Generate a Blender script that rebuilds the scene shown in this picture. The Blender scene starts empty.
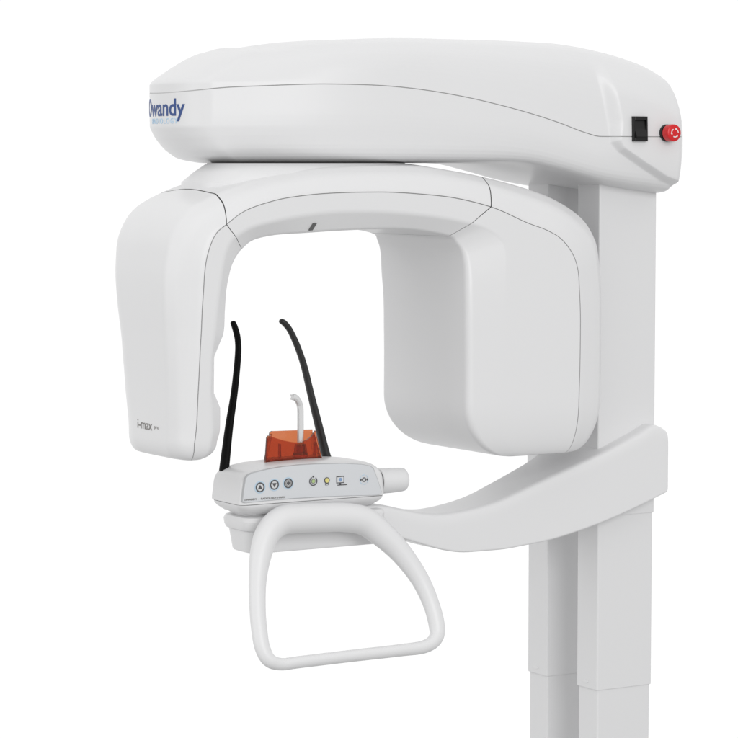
import bpy, bmesh, math
from mathutils import Vector, Matrix
from mathutils.bvhtree import BVHTree

# ------------------------------------------------------------------ scene + camera
scn = bpy.context.scene
COL = scn.collection
PHI = math.radians(31.0)          # the machine is turned 31 degrees to the lens
PITCH = math.atan(204 / 2700)     # lens looks slightly down
FPX, S = 2700.0, 0.0017           # focal length in photo pixels (738 wide); metres per pixel at the column
DIST = FPX * S
ZC = 1.75                         # lens height
FWD = Vector((math.sin(PHI), math.cos(PHI), 0))
RGT = Vector((math.cos(PHI), -math.sin(PHI), 0))
CAM = -RGT * (229 * S) - FWD * DIST + Vector((0, 0, ZC))
cd = bpy.data.cameras.new('camera')
cam = bpy.data.objects.new('camera', cd)
COL.objects.link(cam)
cam.location = CAM
cam.rotation_euler = (math.pi / 2 - PITCH, 0, -PHI)
cd.sensor_width = 36
cd.lens = 36 * FPX / 738
cd.clip_end = 200
scn.camera = cam
LOOK = (FWD * math.cos(PITCH) - Vector((0, 0, 1)) * math.sin(PITCH))
UP = (FWD * math.sin(PITCH) + Vector((0, 0, 1)) * math.cos(PITCH))


def ray(px, py):
    return LOOK * FPX + RGT * (px - 369) + UP * (369 - py)


def at(px, py, y):
    """point of the plane y = const seen at a pixel of the photograph"""
    d = ray(px, py)
    return CAM + d * ((y - CAM.y) / d.y)


def atx(px, py, x):
    d = ray(px, py)
    return CAM + d * ((x - CAM.x) / d.x)


def atz(px, py, z):
    d = ray(px, py)
    return CAM + d * ((z - CAM.z) / d.z)


def px_size(p):
    return (p - CAM).dot(LOOK) / FPX      # metres per photo pixel at a point


# ------------------------------------------------------------------ materials
def mat(name, col, rough=0.35, metal=0.0, spec=0.5, bump=0.0, trans=0.0, ior=1.45, var=0.0, coat=0.0):
    m = bpy.data.materials.new(name)
    m.use_nodes = True
    nt = m.node_tree
    b = nt.nodes['Principled BSDF']
    b.inputs['Base Color'].default_value = (*col, 1)
    b.inputs['Roughness'].default_value = rough
    b.inputs['Metallic'].default_value = metal
    b.inputs['Specular IOR Level'].default_value = spec
    b.inputs['IOR'].default_value = ior
    b.inputs['Transmission Weight'].default_value = trans
    b.inputs['Coat Weight'].default_value = coat
    b.inputs['Coat Roughness'].default_value = 0.12
    if bump or var:
        tc = nt.nodes.new('ShaderNodeTexCoord')
        n = nt.nodes.new('ShaderNodeTexNoise')
        n.inputs['Scale'].default_value = 900
        n.inputs['Detail'].default_value = 3
        nt.links.new(tc.outputs['Object'], n.inputs['Vector'])
        if bump:
            bp = nt.nodes.new('ShaderNodeBump')
            bp.inputs['Strength'].default_value = bump
            bp.inputs['Distance'].default_value = 0.0003
            nt.links.new(n.outputs['Fac'], bp.inputs['Height'])
            nt.links.new(bp.outputs['Normal'], b.inputs['Normal'])
        if var:
            n2 = nt.nodes.new('ShaderNodeTexNoise')
            n2.inputs['Scale'].default_value = 7
            n2.inputs['Detail'].default_value = 4
            nt.links.new(tc.outputs['Object'], n2.inputs['Vector'])
            mr = nt.nodes.new('ShaderNodeMapRange')
            mr.inputs['To Min'].default_value = rough - var
            mr.inputs['To Max'].default_value = rough + var
            nt.links.new(n2.outputs['Fac'], mr.inputs['Value'])
            nt.links.new(mr.outputs['Result'], b.inputs['Roughness'])
    return m


WHITE = mat('white_gloss_plastic', (0.755, 0.755, 0.76), 0.32, spec=.4, var=0.03)
PAINT = mat('white_painted_metal', (0.74, 0.74, 0.745), 0.45, var=0.03)
MOULD = mat('white_moulded_plastic', (0.755, 0.755, 0.76), 0.38, var=0.03)
JOINT = mat('joint_gap', (0.06, 0.06, 0.06), 0.8)
GAP = mat('dark_gap', (0.55, 0.55, 0.55), 0.8)
BLACK = mat('black_plastic', (0.004, 0.004, 0.004), 0.4, bump=0.1)
RUBBER = mat('matt_black_rod', (0.002, 0.002, 0.002), 0.6, spec=0.15, bump=0.05)
RED = mat('red_plastic', (0.64, 0.011, 0.015), 0.3)
NAVY = mat('navy_print', (0.027, 0.07, 0.235), 0.4)
PALEBLUE = mat('pale_blue_print', (0.46, 0.65, 0.82), 0.4)
GREYINK = mat('grey_print', (0.22, 0.21, 0.20), 0.4)
PALEINK = mat('pale_grey_print', (0.36, 0.35, 0.34), 0.4)
INK = mat('dark_grey_print', (0.09, 0.09, 0.095), 0.4)
KEY = mat('key_face', (0.66, 0.67, 0.68), 0.4)
HALO = mat('key_halo_print', (0.50, 0.63, 0.74), 0.4)
PANEL = mat('panel_film', (0.65, 0.665, 0.685), 0.38)
GREEN = mat('green_print', (0.40, 0.54, 0.24), 0.4)
YELLOW = mat('yellow_print', (0.72, 0.65, 0.24), 0.4)
BLUE = mat('blue_print', (0.23, 0.34, 0.54), 0.4)
WPRINT = mat('white_print', (0.85, 0.85, 0.85), 0.4)
AMBER = mat('clear_amber_plastic', (0.65, 0.20, 0.085), 0.05, trans=.95, ior=1.4)
nt_ = AMBER.node_tree
nz = nt_.nodes.new('ShaderNodeTexNoise')
nz.inputs['Scale'].default_value = 90
tcn = nt_.nodes.new('ShaderNodeTexCoord')
nt_.links.new(tcn.outputs['Object'], nz.inputs['Vector'])
bpn = nt_.nodes.new('ShaderNodeBump')
bpn.inputs['Strength'].default_value = 0.12
bpn.inputs['Distance'].default_value = 0.004
nt_.links.new(nz.outputs['Fac'], bpn.inputs['Height'])
nt_.links.new(bpn.outputs['Normal'], nt_.nodes['Principled BSDF'].inputs['Normal'])
CLEAR = mat('clear_plastic', (0.82, 0.82, 0.82), 0.12, metal=.35)


# ------------------------------------------------------------------ mesh helpers
def link(name, verts, faces, mats, midx=None, parent=None, smooth=True, angle=32):
    me = bpy.data.meshes.new(name)
    me.from_pydata([tuple(v) for v in verts], [], faces)
    for m in (mats if isinstance(mats, (list, tuple)) else [mats]):
        me.materials.append(m)
    if midx:
        for p, i in zip(me.polygons, midx):
            p.material_index = i
    bm = bmesh.new()
    bm.from_mesh(me)
    bmesh.ops.remove_doubles(bm, verts=bm.verts, dist=1e-6)
    bmesh.ops.dissolve_degenerate(bm, edges=bm.edges, dist=1e-6)
    bmesh.ops.recalc_face_normals(bm, faces=bm.faces)
    bm.to_mesh(me)
    bm.free()
    if smooth:
        me.shade_smooth()
        me.set_sharp_from_angle(angle=math.radians(angle))
    o = bpy.data.objects.new(name, me)
    COL.objects.link(o)
    if parent:
        o.parent = parent
    if smooth:
        w = o.modifiers.new('weighted_normals', 'WEIGHTED_NORMAL')
        w.keep_sharp = True
        w.weight = 60
    return o


def round_loop(pts, rad, n=5, closed=True):
    """round the corners of a polyline of 3-D points; always the same number of points"""
    out = []
    N = len(pts)
    for i in range(N):
        p, r = pts[i], rad[i]
        if r <= 0 or (not closed and i in (0, N - 1)):
            out.append(p.copy())
            continue
        a, b = pts[i - 1], pts[(i + 1) % N]
        da, db = a - p, b - p
        ra, rb = min(r, da.length * 0.49), min(r, db.length * 0.49)
        A, B = p + da.normalized() * ra, p + db.normalized() * rb
        for k in range(n + 1):
            t = k / n
            out.append(A * (1 - t) ** 2 + p * (2 * t * (1 - t)) + B * t * t)
    return out


def hermite(keys, ts, t):
    """smooth interpolation of tuples"""
    n = len(ts)
    i = 0
    while i < n - 2 and t > ts[i + 1]:
        i += 1
    h = ts[i + 1] - ts[i]
    u = (t - ts[i]) / h
    res = []
    for c in range(len(keys[0])):
        def sl(k):
            if k == 0:
                return (keys[1][c] - keys[0][c]) / (ts[1] - ts[0])
            if k == n - 1:
                return (keys[-1][c] - keys[-2][c]) / (ts[-1] - ts[-2])
            d0 = (keys[k][c] - keys[k - 1][c]) / (ts[k] - ts[k - 1])
            d1 = (keys[k + 1][c] - keys[k][c]) / (ts[k + 1] - ts[k])
            if d0 * d1 <= 0:
                return 0.0
            w0, w1 = ts[k] - ts[k - 1], ts[k + 1] - ts[k]
            m = (d0 * w1 + d1 * w0) / (w0 + w1)
            lim = 3 * min(abs(d0), abs(d1))
            return max(-lim, min(lim, m))
        m0, m1 = sl(i), sl(i + 1)
        a, b = keys[i][c], keys[i + 1][c]
        res.append((2 * u**3 - 3 * u**2 + 1) * a + (u**3 - 2 * u**2 + u) * h * m0 + (-2 * u**3 + 3 * u**2) * b + (u**3 - u**2) * h * m1)
    return res


def table(pairs):
    pairs = sorted(pairs)
    xs = [p[0] for p in pairs]
    ks = [p[1:] for p in pairs]

    def f(x):
        x = max(xs[0], min(xs[-1], x))
        r = hermite(ks, xs, x)
        return r[0] if len(r) == 1 else r
    return f


def loft(rings, cap0=True, cap1=True):
    n = len(rings[0])
    verts, faces = [], []
    for r in rings:
        verts += r
    for i in range(len(rings) - 1):
        for j in range(n):
            k = (j + 1) % n
            faces.append((i * n + j, i * n + k, (i + 1) * n + k, (i + 1) * n + j))
    for flag, i in ((cap0, 0), (cap1, len(rings) - 1)):
        if flag:
            c = sum(rings[i], Vector()) / n
            verts.append(c)
            for j in range(n):
                faces.append((i * n + j, i * n + (j + 1) % n, len(verts) - 1))
    return verts, faces


def tube(path, radii, n=20, flat=None, closed=False):
    """rings round a path; flat = (vector, factor) squeezes the section along a vector"""
    rings = []
    N = len(path)
    nrm = None
    for i, p in enumerate(path):
        if closed:
            t = path[(i + 1) % N] - path[i - 1]
        else:
            t = path[min(i + 1, N - 1)] - path[max(i - 1, 0)]
        t.normalize()
        if nrm is None:
            nrm = t.orthogonal().normalized()
            if flat:
                nrm = (flat[0] - t * flat[0].dot(t)).normalized()
        if flat:
            nrm = (flat[0] - t * flat[0].dot(t)).normalized()
        else:
            nrm = (nrm - t * nrm.dot(t)).normalized()
        b = t.cross(nrm)
        f = flat[1] if flat else 1.0
        rings.append([p + nrm * (math.cos(2 * math.pi * k / n) * radii[i] * f) + b * (math.sin(2 * math.pi * k / n) * radii[i]) for k in range(n)])
    return rings


def spline(pts, sub=8, closed=False):
    """centripetal-ish Catmull-Rom through tuples of equal length"""
    out = []
    N = len(pts)
    rng = range(N) if closed else range(N - 1)
    for i in rng:
        def g(k):
            return pts[k % N] if closed else pts[max(0, min(N - 1, k))]
        a, b, c, d = g(i - 1), g(i), g(i + 1), g(i + 2)
        for s in range(sub):
            t = s / sub
            out.append(tuple(0.5 * (2 * b[q] + (c[q] - a[q]) * t + (2 * a[q] - 5 * b[q] + 4 * c[q] - d[q]) * t * t + (3 * b[q] - a[q] - 3 * c[q] + d[q]) * t**3) for q in range(len(b))))
    if not closed:
        out.append(tuple(pts[-1]))
    return out


def prism(outline, axis, depth, bev=0.0):
    """outline (list of 3-D points, planar) pushed along axis; front edge optionally chamfered"""
    n = len(outline)
    c = sum(outline, Vector()) / n
    rings = []
    if bev > 0:
        rings.append([p + (c - p).normalized() * bev for p in outline])
        rings.append([p + axis * bev * 0.3 + (c - p).normalized() * bev * 0.3 for p in outline])
        rings.append([p + axis * bev for p in outline])
    else:
        rings.append(list(outline))
    rings.append([p + axis * depth for p in outline])
    return loft(rings)


def box_rings(x0, x1, y0, y1, z0, z1, r, n=5):
    """upright box with rounded vertical edges and softly rounded top and bottom edges"""
    rings = []
    e = min(r * 0.5, 0.006)
    for z, ins in ((z0, e), (z0 + e * .3, e * .3), (z0 + e, 0), (z1 - e, 0), (z1 - e * .3, e * .3), (z1, e)):
        pts = [Vector((x0 + ins, y0 + ins, z)), Vector((x1 - ins, y0 + ins, z)), Vector((x1 - ins, y1 - ins, z)), Vector((x0 + ins, y1 - ins, z))]
        rings.append(round_loop(pts, [r] * 4, n))
    return rings


def merge(*vf):
    V, F = [], []
    for v, f in vf:
        o = len(V)
        V += v
        F += [tuple(i + o for i in q) for q in f]
    return V, F


# ------------------------------------------------------------------ the machine
machine = bpy.data.objects.new('panoramic_xray_machine', None)
COL.objects.link(machine)
machine.location = (0, 0, 0)
machine['label'] = 'white dental panoramic x-ray machine on twin telescopic columns with red emergency button'
machine['category'] = 'x-ray machine'

# ---- twin columns -------------------------------------------------
CX, CW, CD, CY2 = 0.0025, 0.1235, 0.0645, 0.151          # column width, depth, offset of the far one
z_top = at(598, 178, 0).z + 0.03
z_step1 = at(613, 516, 0).z
z_step2 = at(598.5, 691, 0).z


def column(y0):
    c = None
    for name, za, zb, ins in (('telescopic_column', z_step1, z_top, 0.0), ('inner_tube', z_step2, z_step1 + 0.02, 0.0022), ('inner_tube', 0.0, z_step2 + 0.02, 0.0048)):
        v, f = loft(box_rings(CX + ins, CW - ins, y0 + ins * .7, y0 + CD - ins, za, zb, 0.0035, 4))
        o = link(name, v, f, PAINT, parent=machine if c is None else c, angle=40)
        if c is None:
            c = o
    # little oval screw plug just above the lower step, on the side face
    p = Vector((CX + 0.0022, y0 + CD * .55, z_step2 + 0.012))
    ring = [p + Vector((0, math.cos(a) * .008, math.sin(a) * .0028)) for a in [2 * math.pi * k / 20 for k in range(20)]]
    v, f = prism([q + Vector((-0.0008, 0, 0)) for q in ring], Vector((1, 0, 0)), 0.003)
    link('screw_plug', v, f, MOULD, parent=c)


column(0.0)
column(CY2)

# ---- overhead housing ---------------------------------------------
YC = 0.125
XE = 0.1285          # back end
XN = -0.722          # where the nose starts
XT = -0.764         # nose tip
W0 = table([(-0.722, 0.100), (-0.61, 0.137), (-0.3, 0.170), (-0.05, 0.180), (0.13, 0.181)])


def halfw(x):
    if x >= XN:
        return W0(x)
    t = min(1.0, (XN - x) / (XN - XT))
    return (0.100 - 0.30 * (XN - x)) * math.sqrt(max(0.0, 1 - t ** 2.1))


def tab_px(pts, dy, fixed=None):
    """(x, z) table from pixels lying on the near flank moved by dy"""
    rows = []
    for px, py in pts:
        y = -0.05 if fixed is None else fixed
        for _ in range(8):
            p = at(px, py, y)
            if fixed is None:
                y = YC - halfw(max(p.x, XT + 0.004)) + dy
        rows.append((p.x, p.z))
    return rows


seam_rows = tab_px([(215, 88.3), (270, 85.5), (330, 84), (400, 87), (450, 94), (500, 105), (560, 123), (585, 132.5), (601, 136.5), (640, 136.8), (683, 136.8)], 0)
seam_rows = [(XT, at(148, 93.5, .16).z)] + [r for r in seam_rows if r[0] > XT + .03]
ZS = table(seam_rows)
top_rows = tab_px([(213, 50), (240, 46.5), (300, 41), (360, 38.5), (420, 38), (480, 39.5), (540, 42), (560, 43.3), (590, 48.5), (620, 56.5), (640, 64.5), (655, 74), (668, 84.5), (675, 92)], 0.055)
top_rows = [(x, z + d) for (x, z), d in zip(top_rows, [.005, .005, .002] + [0] * 20)]
ZT = table([(XT - .01, top_rows[0][1])] + top_rows)
# how far the nose draws back above and below its widest level
XA = -0.42


def zl(px, py):
    return at(px, py, 0.16).z


INSET = table([(zl(225, 46), .108), (zl(213, 50), .105), (zl(200, 54), .084), (zl(190, 58.5), .067), (zl(175, 67), .041), (zl(162, 75), .019), (zl(154, 80.5), .0055), (zl(150, 85), 0.0),
               (zl(150, 126), 0.0), (zl(152, 132), .004), (zl(160, 143.5), .017), (zl(170, 153), .034), (zl(182, 159.5), .054), (zl(195, 162.5), .076), (zl(200, 164), .082)])


def draw_back(p):
    if p.x >= XA:
        return p
    return Vector((XA + (p.x - XA) * (1 - INSET(p.z) / (XA - XT)), p.y, p.z))


bot_rows = tab_px([(420, 163), (500, 163), (530, 165), (560, 172), (600, 183), (655, 192.5), (665, 194)], 0.03)
ZB = table([(XT, ZC + 0.003), (-0.5, ZC + 0.003)] + [r for r in bot_rows if r[0] > -0.48])

# raised end panel that carries the switch (outline on the near flank)
crease = [at(px, py, -0.06) for px, py in ((594, 50), (600, 66), (606, 90), (611, 122), (613, 142), (620, 151), (642, 166), (664, 179.5), (700, 194))]
crease = [(p.x, p.z) for p in crease]


def crease_dist(x, z):
    """signed distance to the crease, positive on the switch side"""
    best, sgn = 9, 1
    for (ax, az), (bx, bz) in zip(crease, crease[1:]):
        dx, dz = bx - ax, bz - az
        t = max(0, min(1, ((x - ax) * dx + (z - az) * dz) / (dx * dx + dz * dz)))
        d = math.hypot(x - ax - dx * t, z - az - dz * t)
        if d < best:
            best, sgn = d, (1 if dx * (z - az) - dz * (x - ax) > 0 else -1)
    return best * sgn


Z_LOW = at(612, 150, -.06).z


def smooth01(t):
    t = max(0, min(1, t))
    return t * t * (3 - 2 * t)


NG = 0.0008


def head_half(x, ins=0.0):
    w, zb, zs, zt = max(halfw(x) - ins, 1e-5), ZB(x) + ins, ZS(x), ZT(x) - ins
    zs = min(max(zs, zb + .006), zt - .006)
    hb, ht = zs - zb, zt - zs
    g = min(NG, 0.2 * hb, .2 * ht)
    P = [(0, zb), (.72 * w, zb), (.945 * w, zb + .07 * hb), (w, zb + .52 * hb), (w, zs - g), (w - min(.0018, .4 * w), zs), (w, zs + g), (.985 * w, zs + .50 * ht), (.93 * w, zs + .82 * ht), (.76 * w, zt), (0, zt + .003 * w / .18)]
    R = [0, .03, .022, .02, 0, 0, 0, .04, .03, .045, 0]
    pts = [Vector((x, p[0], p[1])) for p in P]
    out = []
    for i, p in enumerate(pts):
        if R[i] == 0:
            out.append(p)
        else:
            a, b = pts[i - 1], pts[i + 1]
            ra, rb = min(R[i], (a - p).length * .49), min(R[i], (b - p).length * .49)
            A, B = p + (a - p).normalized() * ra, p + (b - p).normalized() * rb
            for k in range(6):
                t = k / 5
                out.append(A * (1 - t) ** 2 + p * (2 * t * (1 - t)) + B * t * t)
    # denser straight flanks, so the raised panel has points to move
    dense = []
    for i, p in enumerate(out):
        dense.append(p)
        if i < len(out) - 1 and i not in ():
            q = out[i + 1]
            m = DENS.get(i, 0)
            for k in range(1, m + 1):
                dense.append(p.lerp(q, k / (m + 1)))
    return dense


DENS = {}
_tmp = head_half(-0.2)
for i in range(len(_tmp) - 1):
    L = (_tmp[i + 1] - _tmp[i]).length
    DENS[i] = 0 if L < 0.002 else min(40, int(L / 0.002))
half_probe = head_half(-0.2)
n_half = len(half_probe)
# index of the notch bottom in the dense half profile
i_notch = min(range(n_half), key=lambda i: (abs(half_probe[i].z - ZS(-0.2)) > 2e-4, -abs(half_probe[i].y)) if half_probe[i].y > .1 else (True, 0))

xs = []
for k in range(40):
    xs.append(XT + (XN + 0.03 - XT) * (1 - math.cos(math.pi / 2 * k / 40)))
for k in range(50):
    xs.append(XN + 0.03 + (-0.06 - XN - 0.03) * k / 50)
for k in range(141):
    xs.append(-0.06 + (XE - 0.012 + 0.06) * k / 140)
stations = [(x, 0.0) for x in xs] + [(XE - .012 + .012 * math.sin(a), .012 * (1 - math.cos(a))) for a in [math.radians(q) for q in (18, 36, 54, 72, 88)]]
rings = []
for x, ins in stations:
    h = head_half(min(x, XE), ins)
    moved = []
    for p in h:
        off = 0.0
        if x > -0.12:
            d = crease_dist(x, p.z)
            zt = ZT(x)
            top_fade = smooth01((zt - 0.010 - p.z) / 0.07)
            side = smooth01((p.y / max(halfw(x), 1e-4) - .5) / .4)
            ramp = 0.0095 + 0.0185 * smooth01((p.z - Z_LOW) / 0.05)
            off = 0.0145 * smooth01((d + ramp * .25) / ramp) * top_fade * side
        moved.append(draw_back(Vector((x, p.y + off, p.z))))
    near = [Vector((p.x, YC - p.y, p.z)) for p in moved]
    far = [Vector((p.x, YC + p.y, p.z)) for p in moved]
    rings.append(near + far[::-1][1:-1])
n = len(rings[0])
V, F = loft(rings, cap0=False, cap1=True)


def zone(face_js):
    return None


low_f, up_f, low_m, up_m = [], [], [], []
jn, jf = i_notch, n - i_notch
for f in F:
    js = sorted({q % n for q in f if q < n * len(rings)})
    a = js[0] if js[-1] - js[0] < n / 2 or len(js) == 1 else js[-1]
    if len(js) > 1 and js[-1] - js[0] > n / 2:
        a = js[-1]
    upper = jn <= a < jf
    gap = a in (jn - 1, jn, jf - 1, jf)
    (up_f if upper else low_f).append(f)
    (up_m if upper else low_m).append(1 if gap else 0)
head = link('overhead_housing', V, low_f, [WHITE, GAP], low_m, machine, angle=28)
head_up = link('housing_cover', V, up_f, [WHITE, GAP], up_m, head, angle=28)
for o in (head, head_up):      # drop the verts the other cover uses
    bm = bmesh.new()
    bm.from_mesh(o.data)
    bmesh.ops.delete(bm, geom=[v for v in bm.verts if not v.link_faces], context='VERTS')
    bm.to_mesh(o.data)
    bm.free()
HEADTREE = BVHTree.FromPolygons([tuple(v) for v in V], F)


# ---- lettering helper ----------------------------------------------
def text_mesh(body, size=1.0, thicken=0.0, width=1.0, space=1.0):
    cu = bpy.data.curves.new('lettering', 'FONT')
    cu.body = body
    cu.size = size
    cu.offset = thicken
    cu.space_character = space
    cu.resolution_u = 6
    o = bpy.data.objects.new('lettering', cu)
    COL.objects.link(o)
    dg = bpy.context.evaluated_depsgraph_get()
    me = bpy.data.meshes.new_from_object(o.evaluated_get(dg))
    bm = bmesh.new()
    bm.from_mesh(me)
    bpy.data.objects.remove(o)
    bpy.data.meshes.remove(me)
    bmesh.ops.triangulate(bm, faces=bm.faces)
    for v in bm.verts:
        v.co.x *= width
    return bm


def place_text(bm, fn, name, m, parent, sub=2, thick=0.0006):
    """subdivide, map (u, v) through fn -> (point, normal), give it a little thickness"""
    for _ in range(sub):
        bmesh.ops.subdivide_edges(bm, edges=bm.edges, cuts=1)
        bmesh.ops.triangulate(bm, faces=bm.faces)
    bm.verts.ensure_lookup_table()
    bm.verts.index_update()
    verts, faces = [], []
    maps = [fn(v.co.x, v.co.y) for v in bm.verts]
    N = len(maps)
    verts = [p + nn * thick for p, nn in maps] + [p - nn * thick for p, nn in maps]
    for f in bm.faces:
        ix = [v.index for v in f.verts]
        faces.append(tuple(ix))
        faces.append(tuple(i + N for i in ix[::-1]))
    for e in bm.edges:
        if len(e.link_faces) == 1:
            a, b = e.verts[0].index, e.verts[1].index
            faces.append((a, b, b + N, a + N))
    bm.free()
    return link(name, verts, faces, m, parent=parent, smooth=False)


# maker's name round the nose
plan = []
for k in range(400):
    x = -0.58 + (XT + .58) * math.sin(math.pi / 2 * k / 400)
    plan.append(Vector((x, YC - halfw(x), 0)))
for p in plan[::-1][:260]:
    plan.append(Vector((p.x, 2 * YC - p.y, 0)))
arc = [0.0]
for a, b in zip(plan, plan[1:]):
    arc.append(arc[-1] + (b - a).length)


def plan_at(s):
    for i in range(len(arc) - 1):
        if arc[i + 1] >= s:
            t = (s - arc[i]) / max(arc[i + 1] - arc[i], 1e-9)
            p = plan[i].lerp(plan[i + 1], t)
            d = (plan[i + 1] - plan[i]).normalized()
            return p, Vector((d.y, -d.x, 0)) * -1
    return plan[-1], Vector((-1, 0, 0))


# arc position of the pixel where the name ends
def arc_of_px(px, z):
    best = None
    for i, p in enumerate(plan[:400]):
        q = Vector((p.x, p.y, z)) - CAM
        u = 369 + FPX * q.dot(RGT) / q.dot(LOOK)
        if best is None or abs(u - px) < best[0]:
            best = (abs(u - px), arc[i])
    return best[1]


def nose_map(s_right, z0):
    def fn(u, v):
        p, nn = plan_at(s_right - u)      # u runs to the right, towards the flank
        o = Vector((p.x, p.y, z0 + v)) + nn * .1
        hit, hn, _, _ = HEADTREE.ray_cast(o, -nn)
        if hit is None:
            hit, hn = Vector((p.x, p.y, z0 + v)), nn
        if hn.dot(nn) < 0:
            hn = -hn
        return hit, nn
    return fn


zbase = at(175, 114.3, 0.0).z
bm = text_mesh('Owandy', 1.0, 0.012)
w = max(v.co.x for v in bm.verts)
TW = 0.138
k = TW / w
for v in bm.verts:
    v.co.x *= k
    v.co.y *= 0.0385
s_end = arc_of_px(185, zbase)
place_text(bm, nose_map(s_end + TW, zbase), 'brand_lettering', NAVY, head)
bm = text_mesh('RADIOLOGY', 1.0, -0.004, space=1.35)
w = max(v.co.x for v in bm.verts)
for v in bm.verts:
    v.co.x *= 0.086 / w
    v.co.y *= 0.0125
place_text(bm, nose_map(arc_of_px(177.5, zbase) + 0.086, zbase - 0.0125), 'brand_subtitle', PALEBLUE, head)


def head_hit(px, py):
    d = ray(px, py).normalized()
    hit, nn, _, _ = HEADTREE.ray_cast(CAM, d)
    return hit


# ---- power switch ---------------------------------------------------
p0, p1 = head_hit(634, 128), head_hit(648, 128)
zt_, zb_ = head_hit(641, 116.5).z, head_hit(641, 141.3).z
hits = [head_hit(a, b) for a, b in ((635, 118), (647, 118), (635, 140), (647, 140))]
yf_sw = sum(h.y for h in hits) / 4 - 0.0062
sx0, sx1 = at(634, 128, yf_sw).x, at(647.8, 128, yf_sw).x


def frame_box(x0, x1, z0, z1, y0, y1, bev):
    pts = [Vector((x0, y0, z0)), Vector((x1, y0, z0)), Vector((x1, y0, z1)), Vector((x0, y0, z1))]
    return prism(pts, Vector((0, 1, 0)), y1 - y0, bev)


def strip(x0, x1, prof):
    """prism along x from a (y, z) profile"""
    a = [Vector((x0, y, z)) for y, z in prof]
    return loft([a, [Vector((x1, q.y, q.z)) for q in a]])


fr = merge(frame_box(sx0, sx0 + .0028, zb_, zt_, yf_sw, yf_sw + .012, .0006), frame_box(sx1 - .0028, sx1, zb_, zt_, yf_sw, yf_sw + .012, .0006),
           frame_box(sx0 + .0028, sx1 - .0028, zt_ - .006, zt_, yf_sw, yf_sw + .012, .0006), frame_box(sx0 + .0028, sx1 - .0028, zb_, zb_ + .006, yf_sw, yf_sw + .012, .0006))
sw = link('power_switch', *fr, BLACK, parent=machine, smooth=False)
hz = zt_ - zb_
link('rocker', *strip(sx0 + .003, sx1 - .003, [(yf_sw + .004, zt_ - .006), (yf_sw + .0015, (zt_ + zb_) / 2), (yf_sw - .004, zb_ + .008), (yf_sw - .003, zb_ + .006), (yf_sw + .012, zb_ + .006), (yf_sw + .012, zt_ - .006)]), BLACK, parent=sw, smooth=False)

# lay the switch into the slope of the cover
sl_x = ((hits[1].y + hits[3].y) - (hits[0].y + hits[2].y)) / 2 / (hits[1].x - hits[0].x)
sl_z = ((hits[0].y + hits[1].y) - (hits[2].y + hits[3].y)) / 2 / (hits[0].z - hits[2].z)
cxs, czs = (sx0 + sx1) / 2, (zt_ + zb_) / 2
for o in [sw] + list(sw.children):
    for v in o.data.vertices:
        v.co.y += (sl_x * (v.co.x - cxs) + sl_z * (v.co.z - czs))

# ---- emergency stop ------------------------------------------------
pc = head_hit(667.5, 132)
ys = pc.y


def disc_stack(cx, cz, prof, n=40):
    """turned body along -y from (radius, y) pairs"""
    return loft([[Vector((cx + r * math.cos(a), y, cz + r * math.sin(a))) for a in [2 * math.pi * k / n for k in range(n)]] for r, y in prof])


bc = at(667.6, 133.0, ys - .004)
es = link('emergency_button', *disc_stack(bc.x, bc.z, [(.0145, ys + .012), (.0145, ys - .0045), (.0138, ys - .0055), (.0095, ys - .0055), (.0095, ys - .008)]), BLACK, parent=machine, angle=40)
yc_ = ys - .0235
link('button_cap', *disc_stack(bc.x, bc.z, [(.0095, ys - .0078), (.0142, ys - .0085), (.0145, ys - .010), (.0145, yc_ + .003), (.0138, yc_ + .001), (.0118, yc_), (.006, yc_ - .0006), (.001, yc_ - .0008)]), RED, parent=es, angle=40)
av, af = [], []
for q in range(3):
    a0 = math.radians(90 + 30 + 120 * q)
    o = len(av)
    m = 10
    yy = yc_ - .0012
    for i in range(m + 1):
        a = a0 + math.radians(68) * i / m
        for r in (.0062, .0076):
            for y in (yy, yy + .0015):
                av.append(Vector((bc.x + r * math.cos(a), y, bc.z + r * math.sin(a))))
    for i in range(m):
        b = o + 4 * i
        af += [(b, b + 2, b + 6, b + 4), (b + 1, b + 5, b + 7, b + 3), (b, b + 4, b + 5, b + 1), (b + 2, b + 3, b + 7, b + 6)]
    # arrow head
    a = a0 + math.radians(68)
    tip = a + math.radians(24)
    b = len(av)
    for r, ang in ((.0052, a), (.0086, a), (.0069, tip)):
        for y in (yy, yy + .0015):
            av.append(Vector((bc.x + r * math.cos(ang), y, bc.z + r * math.sin(ang))))
    af += [(b, b + 2, b + 4), (b + 1, b + 5, b + 3), (b, b + 1, b + 3, b + 2), (b + 2, b + 3, b + 5, b + 4), (b + 4, b + 5, b + 1, b)]
link('arrow_marks', av, af, WPRINT, parent=es, smooth=False)

# ---- rotating arm ---------------------------------------------------
YF = -0.085
CH = 0.045
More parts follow.
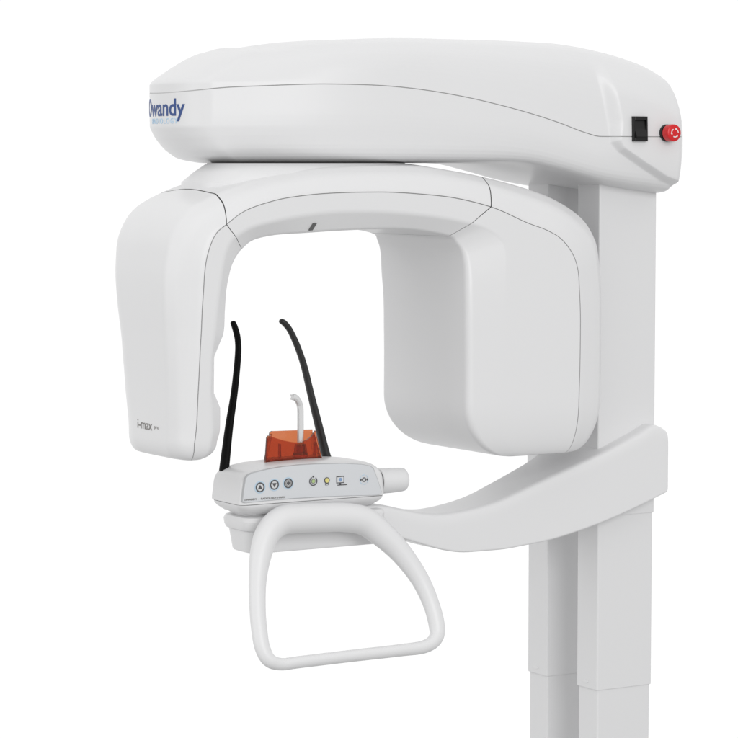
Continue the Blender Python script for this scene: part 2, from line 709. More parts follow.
#  inner corner, bevel edge, seam, outer shoulder, bevel depth, far side y, crown of the outer face
KEYS = [
    ((218, 441), (210.5, 442), (194.5, 444), (167.0, 443), .018, 0.126, 0.001),
    ((221, 430), (212.5, 430), (196.3, 430), (167.2, 430), .018, 0.130, 0.001),
    ((221.3, 408), (211.5, 408), (197.5, 408), (167.0, 408), .018, 0.138, 0.001),
    ((218, 400), (211.3, 400), (197.8, 400), (166.9, 400), .018, 0.141, 0.001),
    ((214.6, 393), (211.3, 393), (198.2, 393), (166.8, 393), .018, 0.143, 0.001),
    ((214.8, 357), (212.3, 357), (200, 357), (165.6, 357), .018, 0.152, 0.001),
    ((219.5, 346), (213.2, 346), (200.5, 346), (165.2, 346), .018, 0.154, 0.001),
    ((224.3, 335), (214.6, 335), (201.2, 335), (164.8, 335), .018, 0.158, 0.001),
    ((226.0, 310), (217.4, 310), (202.3, 310), (163.6, 310), .018, 0.166, 0.001),
    ((227.2, 292), (219.5, 292), (203.5, 292), (163.2, 292), .018, 0.171, 0.001),
    ((231.5, 270), (223.0, 266), (205.5, 266), (164.8, 264), .018, 0.178, 0.002),
    ((235.0, 261), (226.2, 252), (209.0, 250), (170.0, 238), .018, 0.186, 0.004),
    ((239.0, 254), (231.0, 242), (216.0, 234), (187.0, 211), .019, 0.193, 0.007),
    ((242.2, 250), (236.0, 237), (226.5, 224.5), (216.0, 194), .020, 0.199, 0.009),      # seam of the source housing
    ((252, 241.5), (250, 228.5), (243, 212), (240, 184.5), .020, 0.199, 0.009),
    ((273, 235.7), (273, 221.6), (273, 201), (270, 176), .020, 0.198, 0.009),
    ((308, 233), (308, 215), (308, 195), (307, 169.5), .020, 0.197, 0.009),
    ((343, 230.7), (343, 211.7), (343, 192.6), (342, 166.8), .020, 0.196, 0.009),
    ((377.5, 229.4), (377.5, 211.7), (377.5, 192), (377, 165.8), .020, 0.196, 0.009),
    ((405, 229.6), (418, 214.6), (420, 194), (418, 166.2), .020, 0.197, 0.009),
    ((428, 232), (446, 218.2), (455, 198), (450, 170.5), .020, 0.198, 0.009),
    ((448.6, 236.3), (471.5, 223.5), (491, 207), (482, 176.7), .020, 0.200, 0.009),        # seam of the detector housing
    ((457.8, 244), (492, 231.5), (530, 224), (531, 190), .018, 0.206, 0.008),
    ((461.8, 250), (500, 237.5), (548, 230.8), (551, 197.5), .0155, 0.208, 0.006),
    ((464.5, 258), (506, 245), (562.5, 240.2), (571, 209), .0125, 0.207, 0.005),
    ((466.2, 271), (508, 259), (573.5, 255.5), (586, 222.5), .0085, 0.203, 0.004),
    ((466.8, 281), (508, 273), (578, 270), (595.5, 240), .0055, 0.198, 0.003),
    ((467.0, 292), (507, 290), (579.5, 290), (599.3, 262), .0035, 0.192, 0.003),
    ((467.3, 325), (503, 325), (580.5, 325), (601.6, 305), .002, 0.187, 0.003),
    ((467.5, 370), (500, 370), (580, 370), (601.3, 360), .002, 0.187, 0.003),
    ((467.2, 402), (500, 402), (579, 400), (600.8, 395), .002, 0.187, 0.003),
]
SRC_SEAM, DET_SEAM = 13, 21


def key_vals(k):
    i0, i1, s, c, bi, yb, cr = k
    a, b, cc, d = at(*i0, YF + bi), at(*i1, YF), at(*s, YF), at(*c, YF + CH)
    return (a.x, a.z, b.x, b.z, cc.x, cc.z, d.x, d.z, bi, yb, cr)


kv = [key_vals(k) for k in KEYS]
z_low = min(k[5] for k in kv[:1])
# level the two free ends
for idx in (0, len(kv) - 1):
    q = list(kv[idx])
    zz = q[5]
    for c in (1, 3, 5, 7):
        q[c] = zz
    kv[idx] = tuple(q)
q = list(kv[-2])
for c in (1, 3, 5, 7):
    q[c] = (kv[-3][c] + kv[-1][c]) / 2
kv[-2] = tuple(q)
ts = [0.0]
for a, b in zip(kv, kv[1:]):
    ts.append(ts[-1] + math.hypot(b[4] - a[4], b[5] - a[5]) * .5 + math.hypot(b[6] - a[6], b[7] - a[7]) * .5)
NOTCH_SRC = range(2, 8)


def arm_section(v, inset=0.0):
    ix, iz, bx, bz, sx, sz, cx, cz, bi, yb, cr = v
    I, B, Sm, C = Vector((ix, 0, iz)), Vector((bx, 0, bz)), Vector((sx, 0, sz)), Vector((cx, 0, cz))
    d = (B - Sm).normalized()
    e = (C - Sm)
    L = e.length
    e = e.normalized()

    def P(p, y):
        return Vector((p.x, y, p.z))
    g = .0008
    C0 = Sm + e * min(.006, L * .2)
    pts = [P(Sm + d * g, YF), P(B, YF), P(I, YF + bi), P(I, yb - bi), P(B, yb), P(Sm + d * g, yb), P(Sm, yb - .0025), P(Sm + e * g, yb), P(C0, yb - .001),
           P(C, yb - CH), P(C, YF + CH), P(C0 + e * .0, YF + .001), P(Sm + e * g, YF), P(Sm, YF + .0025)]
    # a soft intermediate point makes the shoulder bulge
    M = C0 + (C - C0) * .62
    pts.insert(11, P(M, YF + CH * .32))
    pts.insert(10, P(C + e * cr, (YF + yb) / 2))
    pts.insert(9, P(M, yb - CH * .32))
    ri = .006 + max(0, .02 - bi) * .4
    rad = [0, .005, ri, ri, .005, 0, 0, 0, .006, .02, .012, .2, .007, .014, .006, 0, 0]
    out = round_loop(pts, rad, 5)
    if inset:
        c = sum(out, Vector()) / len(out)
        out = [p + (c - p).normalized() * inset for p in out]
    return out


def idx_of(pts_count_before):
    return pts_count_before


EPS = 0.0009
tvals = []
for i in range(len(ts) - 1):
    n_ = max(3, int((ts[i + 1] - ts[i]) / 0.006))
    for k in range(n_):
        tvals.append(ts[i] + (ts[i + 1] - ts[i]) * k / n_)
tvals.append(ts[-1])
for j in (SRC_SEAM, DET_SEAM):
    tvals = [t for t in tvals if abs(t - ts[j]) > EPS * 2] + [ts[j] - EPS, ts[j], ts[j] + EPS]
tvals.sort()


def arm_vals(t):
    # the recess of the source is straight-edged, everything else flows
    v = hermite(kv, ts, t)
    if ts[2] < t < ts[7]:
        i = max(k for k in range(2, 7) if ts[k] <= t)
        f = (t - ts[i]) / (ts[i + 1] - ts[i])
        for c in range(4):
            v[c] = kv[i][c] * (1 - f) + kv[i + 1][c] * f
    return v


arm_rings, arm_t = [], []


def end_cap(ring, r, rl, ry, steps=7):
    c = sum(ring, Vector()) / len(ring)
    hx = max(abs(p.x - c.x) for p in ring)
    hy = max(abs(p.y - c.y) for p in ring)
    out = []
    for s in range(1, steps + 1):
        a = math.radians(86) * s / steps
        kx, ky = 1 - r * (1 - math.cos(a)) / hx, 1 - ry * (1 - math.cos(a)) / hy
        kl = 1 - rl * (1 - math.cos(a)) / hx
        out.append([Vector((c.x + (p.x - c.x) * (kx if p.x > c.x else kl), c.y + (p.y - c.y) * ky, p.z - r * math.sin(a))) for p in ring])
    return out


for t in tvals:
    ins = 0.0028 if any(abs(t - ts[j]) < EPS * .5 for j in (SRC_SEAM, DET_SEAM)) else 0.0
    arm_rings.append(arm_section(arm_vals(t), ins))
    arm_t.append(t)
src_cap = end_cap(arm_rings[0], .027, .027, .018)[::-1]
det_r = arm_rings[-1]
det_cap = end_cap(det_r, abs(det_r[0].z - at(500, 459, YF).z), .10, .022, 12)
n_a = len(arm_rings[0])
# loop layout: 0 seam(cover side) ... cover until far notch ... shell
test_pts = arm_rings[len(arm_rings) // 2]
counts = [1, 6, 6, 6, 6, 1, 1, 1, 6, 6, 6, 6, 6, 6, 6, 1, 1]
starts = [sum(counts[:i]) for i in range(len(counts))]
j_far = starts[6]        # far notch bottom
j_near = starts[16]      # near notch bottom


def arm_part(name, rs, dark_strips=(), capA=False, capB=False, ends=()):
    V, F = loft(rs, cap0=capA, cap1=capB)
    cover, shell, cm, sm = [], [], [], []
    nr = len(rs)
    for f in F:
        js = sorted({q % n_a for q in f if q < n_a * nr})
        a = js[-1] if (js[-1] - js[0] > n_a / 2) else js[0]
        rows = {q // n_a for q in f if q < n_a * nr}
        gap = 2 if (len(rows) == 2 and min(rows) in dark_strips) else int(a in (j_far - 1, j_far, j_near, j_near - 1))
        is_cover = (a < j_far) or a == j_near
        (cover if is_cover else shell).append(f)
        (cm if is_cover else sm).append(gap)
    o = link(name, V, shell, [WHITE, GAP, JOINT], sm, machine, angle=35)
    c = link('face_cover', V, cover, [WHITE, GAP, JOINT], cm, o, angle=35)
    for q in (o, c):
        bm = bmesh.new()
        bm.from_mesh(q.data)
        bmesh.ops.delete(bm, geom=[v for v in bm.verts if not v.link_faces], context='VERTS')
        bm.to_mesh(q.data)
        bm.free()
    return o, V, F


iA = next(i for i, t in enumerate(arm_t) if t > ts[SRC_SEAM] - EPS * 1.5)
iB = next(i for i, t in enumerate(arm_t) if t > ts[DET_SEAM] - EPS * 1.5)
src_rings = src_cap + arm_rings[:iA + 1]
brg_rings = arm_rings[iA:iB + 3]
det_rings = arm_rings[iB + 2:] + det_cap
source, SV, SF = arm_part('xray_source_housing', src_rings, capA=True)
bridge, BV, BF = arm_part('arm_bridge', brg_rings, dark_strips=(0, 1, len(brg_rings) - 3, len(brg_rings) - 2))
detector, DV, DF = arm_part('detector_housing', det_rings, capB=True)

# raised hub between arm and overhead housing
hz1 = ZC + 0.0035
hub_keys = [(185, 452, 182.5), (196, 430, 173), (206.0, 405, 165)]
hub = []
cyh = 0.055
for (pl, pr, py), hy in zip(hub_keys, (.112, .105, .078)):
    z = at(pl, py, cyh).z
    xl, xr = at(pl, py, cyh + .02).x, at(pr, py, cyh - .02).x
    cx, hx = (xl + xr) / 2, (xr - xl) / 2
    hub.append([Vector((cx + math.copysign(abs(math.cos(a)) ** .7, math.cos(a)) * hx, cyh + math.copysign(abs(math.sin(a)) ** .7, math.sin(a)) * hy, z)) for a in [2 * math.pi * k / 64 for k in range(64)]])
hub.insert(0, [Vector((p.x, p.y, p.z - .03)) for p in hub[0]])
hub[-1] = [Vector((p.x, p.y, ZC + .0012)) for p in hub[-1]]
hub_o = link('swivel_hub', *loft(hub), WHITE, parent=machine, angle=40)
cxh = sum(p.x for p in hub[-1]) / len(hub[-1])
link('gap_shade_ring', *loft([[Vector((cxh + (p.x - cxh) * .985, cyh + (p.y - cyh) * .97, z)) for p in hub[-1]] for z in (ZC - .002, ZC + .0031)]), mat('gap_shade_grey', (.42, .42, .42), .6), parent=hub_o)  # added ring, its grey stands in for the shadow line between hub and housing

# aiming slot in the bevel of the bridge
sl = [at(*q, YF + .016) for q in ((309.0, 229.5), (314.0, 229.5), (317.3, 223), (312.3, 223))]
sl = [at(px, py, y) for (px, py), y in zip(((308.7, 230.2), (312.4, 229.9), (316.6, 223), (312.9, 223)), (YF + .0155, YF + .0155, YF + .009, YF + .009))]
nrm = Vector((0, -.8, -.6))
link('aiming_light_slot', *prism([p + nrm * .0012 for p in sl], -nrm, .004), mat('dark_glass', (0.13, 0.13, 0.13), .3), parent=bridge, smooth=False)

# model name on the outer face of the source
STREE = BVHTree.FromPolygons([tuple(v) for v in SV], SF)


def src_map(px0, py0, wid, hgt, tw):
    d = ray(px0, py0)
    hit, _, _, _ = STREE.ray_cast(CAM, d.normalized())
    base = hit

    def fn(u, v):
        o = Vector((base.x - .2, base.y - u, base.z + v))
        h, nn, _, _ = STREE.ray_cast(o, Vector((1, 0, 0)))
        return (h if h else Vector((base.x, base.y - u, base.z + v))), Vector((-1, 0, 0))
    return fn


bm = text_mesh('i-max', 1.0, 0.0, 1.0, .95)
w = max(v.co.x for v in bm.verts)
for v in bm.verts:
    v.co.x *= 0.053 / w
    v.co.y *= 0.0215
place_text(bm, src_map(137.3, 427.6, 0, 0, 0), 'model_lettering', GREYINK, source, 1)
bm = text_mesh('pro', 1.0, 0.0, 1.0, 1.0)
w = max(v.co.x for v in bm.verts)
for v in bm.verts:
    v.co.x *= 0.0165 / w
    v.co.y *= 0.0085
place_text(bm, src_map(154.0, 428.5, 0, 0, 0), 'model_lettering', PALEINK, source, 1)

# ---- support arm ----------------------------------------------------
YA = -0.03
FT = [(672, 434), (669, 432), (663, 428), (656, 426), (640, 434.8), (603, 454.4), (577, 466.6), (551.5, 478), (526, 490), (500, 502), (469, 511), (446, 514.8), (424.5, 514), (405, 510.5), (379, 506), (340, 508)]
FB = [(672, 490), (670, 491), (639, 506.5), (599, 524), (577, 532), (551.5, 540), (526, 545.5), (500, 550), (469, 552.5), (444, 550.3), (428, 546), (408, 540), (385, 534), (340, 530)]
zt_rows = [(lambda p: (p.x, p.z))(at(a, b, YA)) for a, b in FT]
zb_rows = [(lambda p: (p.x, p.z))(at(a, b, YA)) for a, b in FB]
AT, AB = table(zt_rows), table(zb_rows)
xr, xl = at(669.5, 460, YA).x, at(350, 510, YA).x
AD = table([(-.75, .075), (xl, .08), (-.25, .10), (-.1, .125), (-.02, .15), (.2, .152)])
rings = []
NS = 90
ends = [(xr - .006 + .006 * math.sin(a), .006 * (1 - math.cos(a))) for a in [math.radians(q) for q in (25, 50, 75, 88)]]
for x, ins in [(xl + (xr - .006 - xl) * k / NS, 0) for k in range(NS + 1)] + ends:
    zt, zb, d = AT(x) - ins, AB(x) + ins, AD(x)
    y0, y1 = YA + ins, YA + d - ins
    pts = [Vector((x, y0, zb)), Vector((x, y1, zb)), Vector((x, y1, zt)), Vector((x, y0 + .004, zt + .002)), Vector((x, y0, zt - .010))]
    rings.append(round_loop(pts, [.004, .006, .006, .012, .012], 5))
link('support_arm', *loft(rings), MOULD, parent=machine, angle=40)

# platform at the tip of the arm
YP = YA
zp_bot = at(249, 555.3, YP).z
zp_lip = at(240, 534, YP).z
zp_top = at(232, 516, YP + .03).z


def rounded_block(xa, xb, ya, yb, za, zb, r, taper=0.0, e=.004):
    rings = []
    for z, ins in ((za, e + taper), (za + e * .3, e * .3 + taper), (za + e, taper), (zb - e, 0), (zb - e * .3, e * .3), (zb, e)):
        pts = [Vector((xa + ins, ya + ins, z)), Vector((xb - ins, ya + ins, z)), Vector((xb - ins, yb - ins, z)), Vector((xa + ins, yb - ins, z))]
        rings.append(round_loop(pts, [r, .012, .012, r], 8))
    return loft(rings)


x_t = at(244, 552, YP).x + .011
link('platform', *rounded_block(x_t, at(413, 545, YP).x, YP, YP + .085, zp_bot, zp_lip + .004, .022, .004), MOULD, parent=machine)
tp = [o for o in COL.objects if o.name.startswith('platform')][0]
link('platform_lip', *rounded_block(x_t - .008, at(385, 520, YP).x, YP - .006, YP + .09, zp_lip, zp_top, .024, .001, .008), MOULD, parent=tp)

# ---- control box ----------------------------------------------------
YB = -0.045
BD = 0.105
xb0, xb1 = at(241, 490, YB).x, at(385.5, 480, YB).x
z_seam = at(240, 505.8, YB).z
BOXTOP = table([(lambda p: (p.x, p.z))(at(a, b, YB + .006)) for a, b in ((236, 475.5), (243, 473.5), (253, 470.2), (283, 464.8), (316, 462), (344, 461), (366, 462.3), (374, 464), (384, 468.5))])


def box_ring(x, ins):
    lean = .0085 * max(0, 1 - (x - xb0) / .05)
    zt = BOXTOP(x) - ins
    y0, y1 = YB + ins, YB + BD - ins
    pts = [Vector((x, y0, z_seam)), Vector((x, y1, z_seam)), Vector((x, y1, zt - .004)), Vector((x, y1 - .02, zt + .001)), Vector((x, y0 + .02, zt + .0015)), Vector((x, y0 + .003, zt - .006))]
    return [Vector((p.x + lean * ((p.z - z_seam) / .05) ** 1.5, p.y, p.z)) if p.z > z_seam else p for p in round_loop(pts, [.001, .004, .01, .02, .02, .008], 5)]


rr = .014
xsb = [(xb0 + rr - rr * math.cos(a), rr * (1 - math.sin(a))) for a in [math.radians(q) for q in (2, 15, 30, 45, 60, 75)]]
xsb += [(xb0 + rr + (xb1 - rr - xb0 - rr) * k / 40, 0) for k in range(41)]
xsb += [(xb1 - rr + rr * math.sin(a), rr * (1 - math.cos(a))) for a in [math.radians(q) for q in (15, 30, 45, 60, 75, 88)]]
cbox = link('control_box', *loft([box_ring(x, i * .55) for x, i in xsb]), WHITE, parent=machine, angle=35)


def tray_ring(z, ins):
    pts = [Vector((xb0 + ins, YB + ins, z)), Vector((xb1 + .001 - ins, YB + ins, z)), Vector((xb1 + .001 - ins, YB + BD - ins, z)), Vector((xb0 + ins, YB + BD - ins, z))]
    return round_loop(pts, [.02, .016, .016, .02], 8)


zt0 = z_seam
link('tray', *loft([tray_ring(zt0 - .0205, .030), tray_ring(zt0 - .0195, .024), tray_ring(zt0 - .015, .012), tray_ring(zt0 - .0085, .004), tray_ring(zt0 - .004, .0008), tray_ring(zt0 - .0009, .0002)]), MOULD, parent=cbox, angle=50)
link('tray_gasket', *loft([tray_ring(zt0 - .003, .004), tray_ring(zt0 + .003, .004)]), GAP, parent=cbox)
link('pedestal', *loft([tray_ring(zp_top - .002, .024), tray_ring(zp_top + .002, .026), tray_ring(zp_top + .006, .020), tray_ring(zt0 - .018, .018)]), MOULD, parent=cbox, angle=50)

# panel film
pan = [(242.8, 501.3), (244.2, 490), (246.0, 479), (248.5, 475.5), (253, 473.2), (268, 469.6), (283, 467), (300, 465.2), (316, 464.2), (344, 463.6), (362, 464.6), (370, 466), (373.5, 468.5), (378, 480), (381.5, 491), (381, 493.8), (377, 495), (350, 495.6), (315, 497.2), (280, 499.4), (255, 501.8), (245, 502.8)]
po = [at(a, b, YB - .0010) for a, b in pan]
panel = link('control_panel', *prism(po, Vector((0, 1, 0)), .006, .0012), PANEL, parent=cbox, angle=60)
cpo = sum(po, Vector()) / len(po)
rim = [p + Vector((math.copysign(.0007, p.x - cpo.x) * min(1, abs(p.x - cpo.x) / .08), .0005, math.copysign(.0007, p.z - cpo.z))) for p in po]
link('panel_border', *prism(rim, Vector((0, 1, 0)), .005, .0003), mat('panel_border_grey', (0.46, 0.47, 0.48), .4), parent=cbox, smooth=False)
YPN = YB - .0012


def flat_disc(cx, cz, r0, r1, y, n=28, a0=0, a1=360, th=.0008):
    """ring or disc lying on the panel"""
    v, f = [], []
    m = max(4, int(n * (a1 - a0) / 360))
    for i in range(m + 1):
        a = math.radians(a0 + (a1 - a0) * i / m)
        for r in (r0, r1):
            v.append(Vector((cx + r * math.cos(a), y, cz + r * math.sin(a))))
            v.append(Vector((cx + r * math.cos(a), y + th, cz + r * math.sin(a))))
    for i in range(m):
        b = 4 * i
        f += [(b, b + 4, b + 6, b + 2), (b, b + 1, b + 5, b + 4), (b + 2, b + 6, b + 7, b + 3)]
    return v, f


def flat_poly(pts, y, th=.0008):
    a = [Vector((p[0], y, p[1])) for p in pts]
    return loft([a, [Vector((q.x, y + th, q.z)) for q in a]])


def icon(layers):
    V, F, M, mats = [], [], [], []
    for (v, f), m in layers:
        if m not in mats:
            mats.append(m)
        o = len(V)
        V += v
        F += [tuple(i + o for i in q) for q in f]
        M += [mats.index(m)] * len(f)
    return link('button', V, F, mats, M, parent=cbox, smooth=False)


u = px_size(at(300, 485, YB))
y1_, y2_, y3_ = YPN - .0003, YPN - .0008, YPN - .0013


def key_button(px, py, glyph):
    p = at(px, py, YPN)
    r = 5.0 * u
    L = [(flat_disc(p.x, p.z, r * .98, r * 1.25, y1_), HALO), (flat_disc(p.x, p.z, 0, r, y1_), KEY), (flat_disc(p.x, p.z, r * .74, r, y2_), INK)]
    t = r * .5
    if glyph == 'up':
        L.append((flat_poly([(p.x - t, p.z - t * .7), (p.x + t, p.z - t * .7), (p.x, p.z + t)], y2_), INK))
    elif glyph == 'down':
        L.append((flat_poly([(p.x - t, p.z + t * .7), (p.x + t, p.z + t * .7), (p.x, p.z - t)], y2_), INK))
    else:
        L.append((flat_disc(p.x, p.z, r * .5, r * .62, y2_), GREYINK))
        L.append((flat_disc(p.x, p.z, 0, r * .36, y2_), INK))
    return icon(L)


key_button(260.0, 487.3, 'up')
key_button(274.3, 484.8, 'down')
key_button(288.2, 483.2, 'dot')
p = at(313.2, 481.2, YPN)
r = 4.6 * u
icon([(flat_disc(p.x, p.z, r * .80, r, y2_, a0=115, a1=425 - 15), INK), (flat_disc(p.x, p.z + r * 1.0, 0, r * .2, y2_), INK), (flat_disc(p.x, p.z, 0, r * .40, y2_), GREEN), (flat_disc(p.x, p.z, r * .40, r * .52, y2_), GREYINK)])
p = at(326.8, 480.3, YPN)
icon([(flat_disc(p.x, p.z, 0, r * .50, y3_), YELLOW), (flat_disc(p.x, p.z, r * .50, r * .68, y2_), INK), (flat_poly([(p.x - r * .38, p.z - r * 1.05), (p.x + r * .38, p.z - r * 1.05), (p.x + r * .38, p.z - r * .62), (p.x - r * .38, p.z - r * .62)], y2_), INK),
      (flat_poly([(p.x - r * .2, p.z - r * .98), (p.x + r * .2, p.z - r * .98), (p.x + r * .2, p.z - r * .72), (p.x - r * .2, p.z - r * .72)], y3_), KEY)])
p = at(340.2, 479.6, YPN)


def rect(cx, cz, w, h):
    return [(cx - w, cz - h), (cx + w, cz - h), (cx + w, cz + h), (cx - w, cz + h)]


icon([(flat_poly(rect(p.x, p.z, r * .98, r * .78), y1_), INK), (flat_poly(rect(p.x, p.z, r * .78, r * .58), y2_), KEY), (flat_disc(p.x, p.z, 0, r * .42, y3_), BLUE),
      (flat_poly(rect(p.x, p.z - r * .95, r * .18, r * .18), y2_), INK), (flat_poly(rect(p.x + r * .5, p.z - r * 1.18, r * 1.2, r * .09), y2_), INK)])
p = at(364.0, 479.6, YPN)
L = [(flat_disc(p.x, p.z, r * .98, r * 1.14, y1_, a0=20 + 60 * q, a1=60 + 60 * q), HALO) for q in range(6)]
L += [(flat_disc(p.x, p.z, r * .34, r * .50, y2_), INK), (flat_poly([(p.x - r * .95, p.z - r * .3), (p.x - r * .95, p.z + r * .3), (p.x - r * .55, p.z)], y2_), INK), (flat_poly([(p.x + r * .95, p.z - r * .3), (p.x + r * .95, p.z + r * .3), (p.x + r * .55, p.z)], y2_), INK)]
icon(L)
# tiny line of print under the keys
tl, tr = at(243.8, 501.2, YPN), at(285.0, 497.9, YPN)
bm = text_mesh('OWANDY  -  RADIOLOGY I-MAX', 1.0, 0.0)
w = max(v.co.x for v in bm.verts)
for v in bm.verts:
    v.co.x *= (tr.x - tl.x) / w
    v.co.y *= .0042
place_text(bm, lambda a, b: (Vector((tl.x + a, YPN - .0002, tl.z + .0004 + b)), Vector((0, -1, 0))), 'fine_print', GREYINK, cbox, 0, .0003)

# knob on the right end
yk = YB + .04
ka, kb = at(384, 480.5, yk), at(405, 479.3, yk)
kz = at(392, 480.2, yk).z
kr = 12.6 * px_size(ka)


def turned_x(prof, y, z, n=40):
    return loft([[Vector((x, y + r * math.cos(a), z + r * math.sin(a))) for a in [2 * math.pi * k / n for k in range(n)]] for x, r in prof])


x0 = xb1
L_ = .061
link('adjustment_knob', *turned_x([(x0 + .0095, kr * .97), (x0 + .0105, kr * 1.02), (x0 + .035, kr), (x0 + L_ - .008, kr * .95), (x0 + L_ - .003, kr * .91), (x0 + L_ - .0008, kr * .80), (x0 + L_, kr * .6)], yk, kz), MOULD, parent=cbox, angle=40)
link('knob_gasket', *turned_x([(x0 - .006, kr * .93), (x0 + .010, kr * .93)], yk, kz), JOINT, parent=cbox)

# ---- handle -----------------------------------------------------------
hp = [(257.6, 610, 8.5), (257.5, 582, 9.3), (260.5, 556, 11.5), (267.5, 534, 13.5), (281, 521, 15), (300, 518.3, 15.3), (322, 517.6, 15.2), (345, 517.5, 15), (365, 521.5, 14.5), (383, 535, 13), (401, 553, 11.2), (418.5, 577, 9.5), (430, 601, 8.6), (436.5, 624, 8.4), (435.8, 638, 7.8), (424.5, 646.6, 6.9), (400, 650.3, 6.4), (350, 656, 6.3), (300, 662, 6.3), (281, 664.2, 6.4), (269, 660, 7.2), (262.5, 648, 8.0), (259.5, 632, 8.3)]
path, rad = [], []
for px, py, hw in spline(hp, 8, closed=True):
    y = -0.062 - 0.075 * max(0, min(1, (py - 517) / 145.0))
    q = at(px, py, y)
    path.append(q)
    rad.append(hw * px_size(q) * 1.0)
plane_n = Vector((0, -.95, -.30)).normalized()
rg = tube(path, rad, 24, flat=(plane_n, .88), closed=True)
rg.append(rg[0])
hv, hf = loft(rg, False, False)
handle = link('grab_handle', hv, hf, MOULD, parent=machine, angle=60)
# neck joining handle and platform
zc_h = at(322, 517.6, -.062).z
nk = []
for y, hw_, hh in ((YP + .03, .082, .010), (-.035, .080, .012), (-.050, .074, .0125), (-.062, .062, .012)):
    cx = at(322, 518, -.06).x
    pts = [Vector((cx - hw_, y, zc_h - hh)), Vector((cx + hw_, y, zc_h - hh)), Vector((cx + hw_, y, zc_h + hh)), Vector((cx - hw_, y, zc_h + hh))]
    nk.append(round_loop(pts, [.009] * 4, 6))
link('handle_neck', *loft(nk), MOULD, parent=handle, angle=50)

# ---- temple supports ---------------------------------------------------
YT = 0.042


def temple(pts, m):
    path, rad = [], []
    for px, py, hw in spline(pts, 8):
        q = at(px, py, YT)
        path.append(q)
        rad.append(hw * px_size(q))
    rg = tube(path, rad, 16, flat=(Vector((0, 1, 0)), 1.35))
    # rounded tip
    c, tip_dir = path[-1], (path[-1] - path[-2]).normalized()
    r = rad[-1]
    last = rg[-1]
    for a in (30, 55, 75):
        a = math.radians(a)
        rg.append([c + (p - c) * math.cos(a) + tip_dir * r * math.sin(a) * .8 for p in last])
    v, f = loft(rg)
    return link('temple_support', v, f, m, parent=machine, angle=50)


temple([(224.0, 471, 4.7), (225.8, 455, 4.4), (229.4, 425, 3.8), (234, 395, 3.3), (236.8, 370, 3.1), (238.2, 352, 3.0), (238.0, 342, 2.9), (236.8, 334, 3.0), (234.6, 326.5, 2.9), (233.2, 323, 2.7)], RUBBER)
RUB2 = mat('satin_black_rod', (0.022, 0.022, 0.022), 0.42, spec=0.5, bump=0.05)
temple([(328.8, 463, 4.4), (325.2, 452, 4.2), (318.5, 425, 3.8), (311, 395, 3.4), (304.6, 368, 3.2), (299.5, 352, 3.1), (294.5, 339.5, 3.0), (289.5, 329.5, 2.9), (284.5, 323.3, 3.0), (281.6, 321.2, 2.8)], RUB2)

# ---- chin rest ---------------------------------------------------------
Y0, Y1 = -0.002, 0.034
front = [(265.3, 464.2), (322.6, 461.0), (315.5, 430.5), (312, 436), (307, 440), (300, 442.8), (292, 442.2), (284, 440.6), (276, 438.2), (268.5, 435.6), (267, 437.5)]
back = [(263.5, 458.5), (312.5, 455.8), (311.5, 429.2), (304, 429.5), (298, 430.0), (292, 430.2), (286, 430.4), (281, 430.6), (276, 430.8), (271, 430.9), (269.2, 432.4)]
zb_ = at(265.3, 464.2, Y0).z


def cup():
    th = .0032
    fo = [at(a, b, Y0) for a, b in front]
    bo = [at(a, b, Y1) for a, b in back]
    for p in (fo[0], fo[1], bo[0], bo[1]):
        p.z = zb_
    fi = [p + Vector((0, th, 0)) for p in fo]
    bi = [p - Vector((0, th, 0)) for p in bo]
    cfx = sum(p.x for p in fo) / len(fo)

    def shrink(L, z=True):
        c = sum(L, Vector()) / len(L)
        out = []
        for p in L:
            out.append(Vector((p.x + (th if p.x < c.x else -th) * (1 if abs(p.x - c.x) > .02 else 0), p.y, p.z)))
        return out
    def wall(pts, push):
        """upright wall: quads between the foot line and the shaped rim"""
        left, right, rim = pts[0], pts[1], pts[2:][::-1]
        v, f = [], []
        for k, p in enumerate(rim):
            t = k / (len(rim) - 1)
            q = left.lerp(right, t)
            v += [q, p, p + push, q + push]
        for k in range(len(rim) - 1):
            a, b = 4 * k, 4 * k + 4
            f += [(a, b, b + 1, a + 1), (a + 1, b + 1, b + 2, a + 2), (a + 2, b + 2, b + 3, a + 3), (a + 3, b + 3, b, a)]
        e_ = len(v) - 4
        f += [(0, 1, 2, 3), (e_, e_ + 3, e_ + 2, e_ + 1)]
        return v, f
    walls = [wall(fo, Vector((0, th, 0))), wall(bo, Vector((0, -th, 0)))]
    # side walls: left joins last points, right joins points 1..2
    def side(a, b, c, d, inward):
        q = [a, b, c, d]
        return loft([q, [p + Vector((inward, 0, 0)) for p in q]])
    e = .0004
    walls.append(side(fi[0] + Vector((0, e, 0)), fi[-1] + Vector((.0006, e, -.002)), bi[-1] + Vector((.0006, -e, -.002)), bi[0] + Vector((0, -e, 0)), th))
    walls.append(side(fi[1] + Vector((0, e, 0)), fi[2] + Vector((-.0006, e, -.004)), bi[2] + Vector((-.0006, -e, -.004)), bi[1] + Vector((0, -e, 0)), -th))
    # floor and a cross rib
    zf = zb_ + .0035
    A, B = fi[0], fi[1]
    C, D = bi[1], bi[0]
    fl = [Vector((A.x + th * 1.2, A.y + e, zf)), Vector((B.x - th * 1.2, B.y + e, zf)), Vector((C.x - th * 1.2, C.y - e, zf)), Vector((D.x + th * 1.2, D.y - e, zf))]
    walls.append(loft([fl, [p + Vector((0, 0, th)) for p in fl]]))
    return walls


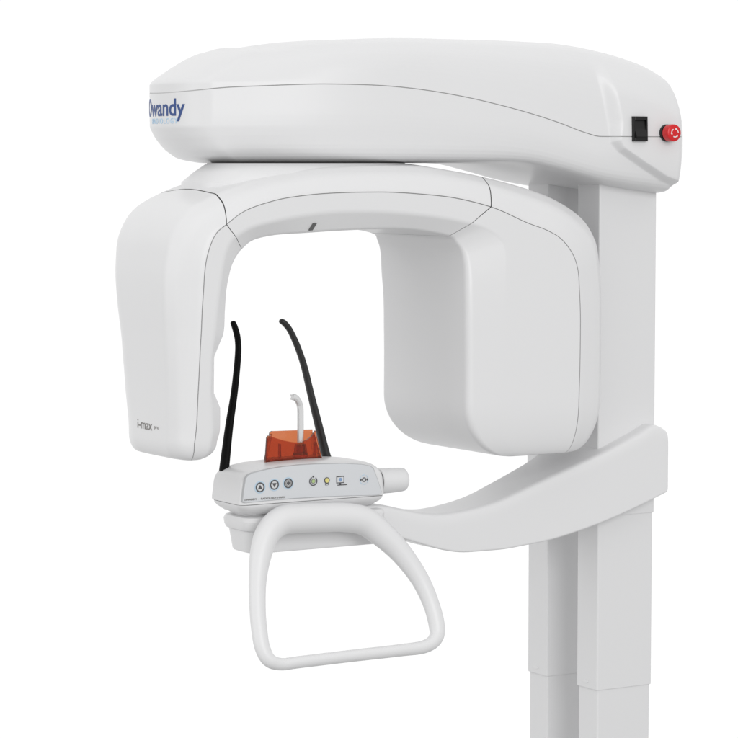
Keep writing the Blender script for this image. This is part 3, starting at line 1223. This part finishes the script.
walls = cup()
cv, cf = merge(*walls)
chin = link('chin_rest', cv, cf, AMBER, parent=machine, smooth=False)
pr = at(300.0, 444, .012)
boss = loft([[Vector((pr.x + r * math.cos(a), .012 + r * math.sin(a), z)) for a in [2 * math.pi * k / 24 for k in range(24)]] for r, z in ((.0125, zb_ + .007), (.0095, pr.z - .004), (.0085, pr.z), (.0060, pr.z), (.0060, zb_ + .012))])
link('rod_socket', *boss, AMBER, parent=chin, angle=40)
ribs = []
for px in (277, 312):
    a = at(px, 450, .015)
    ribs.append(frame_box(a.x - .0012, a.x + .0012, zb_ + .0075, zb_ + .030, .0045, .010, .0004))
for q in ribs:
    link('inner_rib', *q, AMBER, parent=chin, smooth=False)

# ---- bite rod ----------------------------------------------------------
bp = [(300.2, 446), (300.4, 430), (300.4, 415), (300.2, 408), (299.2, 403.5), (297.2, 399.6), (294.6, 397.3), (292.6, 396.9)]
path = [at(a, b, .012 - max(0, (405 - b)) * .0004) for a, b in spline(bp, 8)]
rr_ = 3.3 * px_size(path[0])
rad = [rr_] * len(path)
rod = link('bite_rod', *loft(tube(path, rad, 20)), CLEAR, parent=machine, angle=50)
tipc = path[-1]
td = (path[-1] - path[-3]).normalized()
fr = []
for s in (-1, 1):
    c0 = tipc + Vector((0, 0, s * .0032))
    fr.append(loft(tube([c0 - td * .002, c0 + td * .0035, c0 + td * .0045], [.0016, .0014, .0007], 10)))
link('bite_prong', *merge(*fr), CLEAR, parent=rod, angle=50)

for o, t in ((chin, 'translucent amber orange chin rest with curved front rim'), (rod, 'clear bent bite rod standing in the orange chin rest'),
             (es, 'round red emergency stop button on a black collar'), (sw, 'black rocker power switch beside the red button'),
             (handle, 'white trapezoid grab handle hanging below the control panel')):
    o['label'] = t

# ------------------------------------------------------------------ light
world = bpy.data.worlds.new('World')
scn.world = world
world.use_nodes = True
wn = world.node_tree
bg = wn.nodes['Background']


def wnode(kind, **kw):
    q = wn.nodes.new(kind)
    for a, b in kw.items():
        setattr(q, a, b)
    return q


def wmath(op, a, b=None):
    q = wnode('ShaderNodeMath', operation=op)
    for i, v in enumerate((a, b)):
        if v is None:
            continue
        if isinstance(v, (int, float)):
            q.inputs[i].default_value = v
        else:
            wn.links.new(v, q.inputs[i])
    return q.outputs[0]


def lobe(direction, lo, hi, gain):
    """gain * smoothstep of the cosine to a direction: a big soft part of the studio"""
    d = wnode('ShaderNodeVectorMath', operation='DOT_PRODUCT')
    wn.links.new(tc.outputs['Generated'], d.inputs[0])
    d.inputs[1].default_value = Vector(direction).normalized()
    m = wnode('ShaderNodeMapRange', interpolation_type='SMOOTHSTEP')
    m.inputs['From Min'].default_value = lo
    m.inputs['From Max'].default_value = hi
    m.inputs['To Min'].default_value = 0
    m.inputs['To Max'].default_value = gain
    wn.links.new(d.outputs['Value'], m.inputs['Value'])
    return m.outputs['Result']


# white studio: bright sweep behind the machine, softer walls, dimmer floor
tc = wnode('ShaderNodeTexCoord')
tot = wmath('ADD', lobe(FWD, 0.2, 0.85, 0.46), 0.58)
tot = wmath('ADD', tot, lobe((0, 0, 1), 0.2, 0.9, 0.25))
tot = wmath('ADD', tot, lobe((-1, 0.25, 0.05), 0.15, 0.95, 0.27))
tot = wmath('SUBTRACT', tot, lobe((0, 0, -1), 0.2, 0.95, 0.28))
wn.links.new(tot, bg.inputs['Strength'])
bg.inputs['Color'].default_value = (1, 1, 1, 1)


def area(name, loc, target, size, power):
    ld = bpy.data.lights.new(name, 'AREA')
    ld.shape = 'RECTANGLE'
    ld.size, ld.size_y = size
    ld.energy = power
    o = bpy.data.objects.new(name, ld)
    COL.objects.link(o)
    o.location = loc
    o.rotation_euler = (Vector(target) - Vector(loc)).to_track_quat('-Z', 'Y').to_euler()
    return o


# softbox beside the open end of the machine, and one high behind the lens
area('softbox_side', (-3.6, 0.3, 2.0), (-0.3, 0, 1.55), (1.5, 1.5), 9)
area('softbox_front', CAM - FWD * 0.3 + RGT * 2.3 + Vector((0, 0, 1.1)), (-0.3, 0, 1.4), (3.0, 2.4), 110)

scn.view_settings.view_transform = 'Standard'
scn.view_settings.look = 'None'
scn.view_settings.exposure = 0
scn.view_settings.gamma = 1
scn.cycles.max_bounces = 10
scn.cycles.transmission_bounces = 10
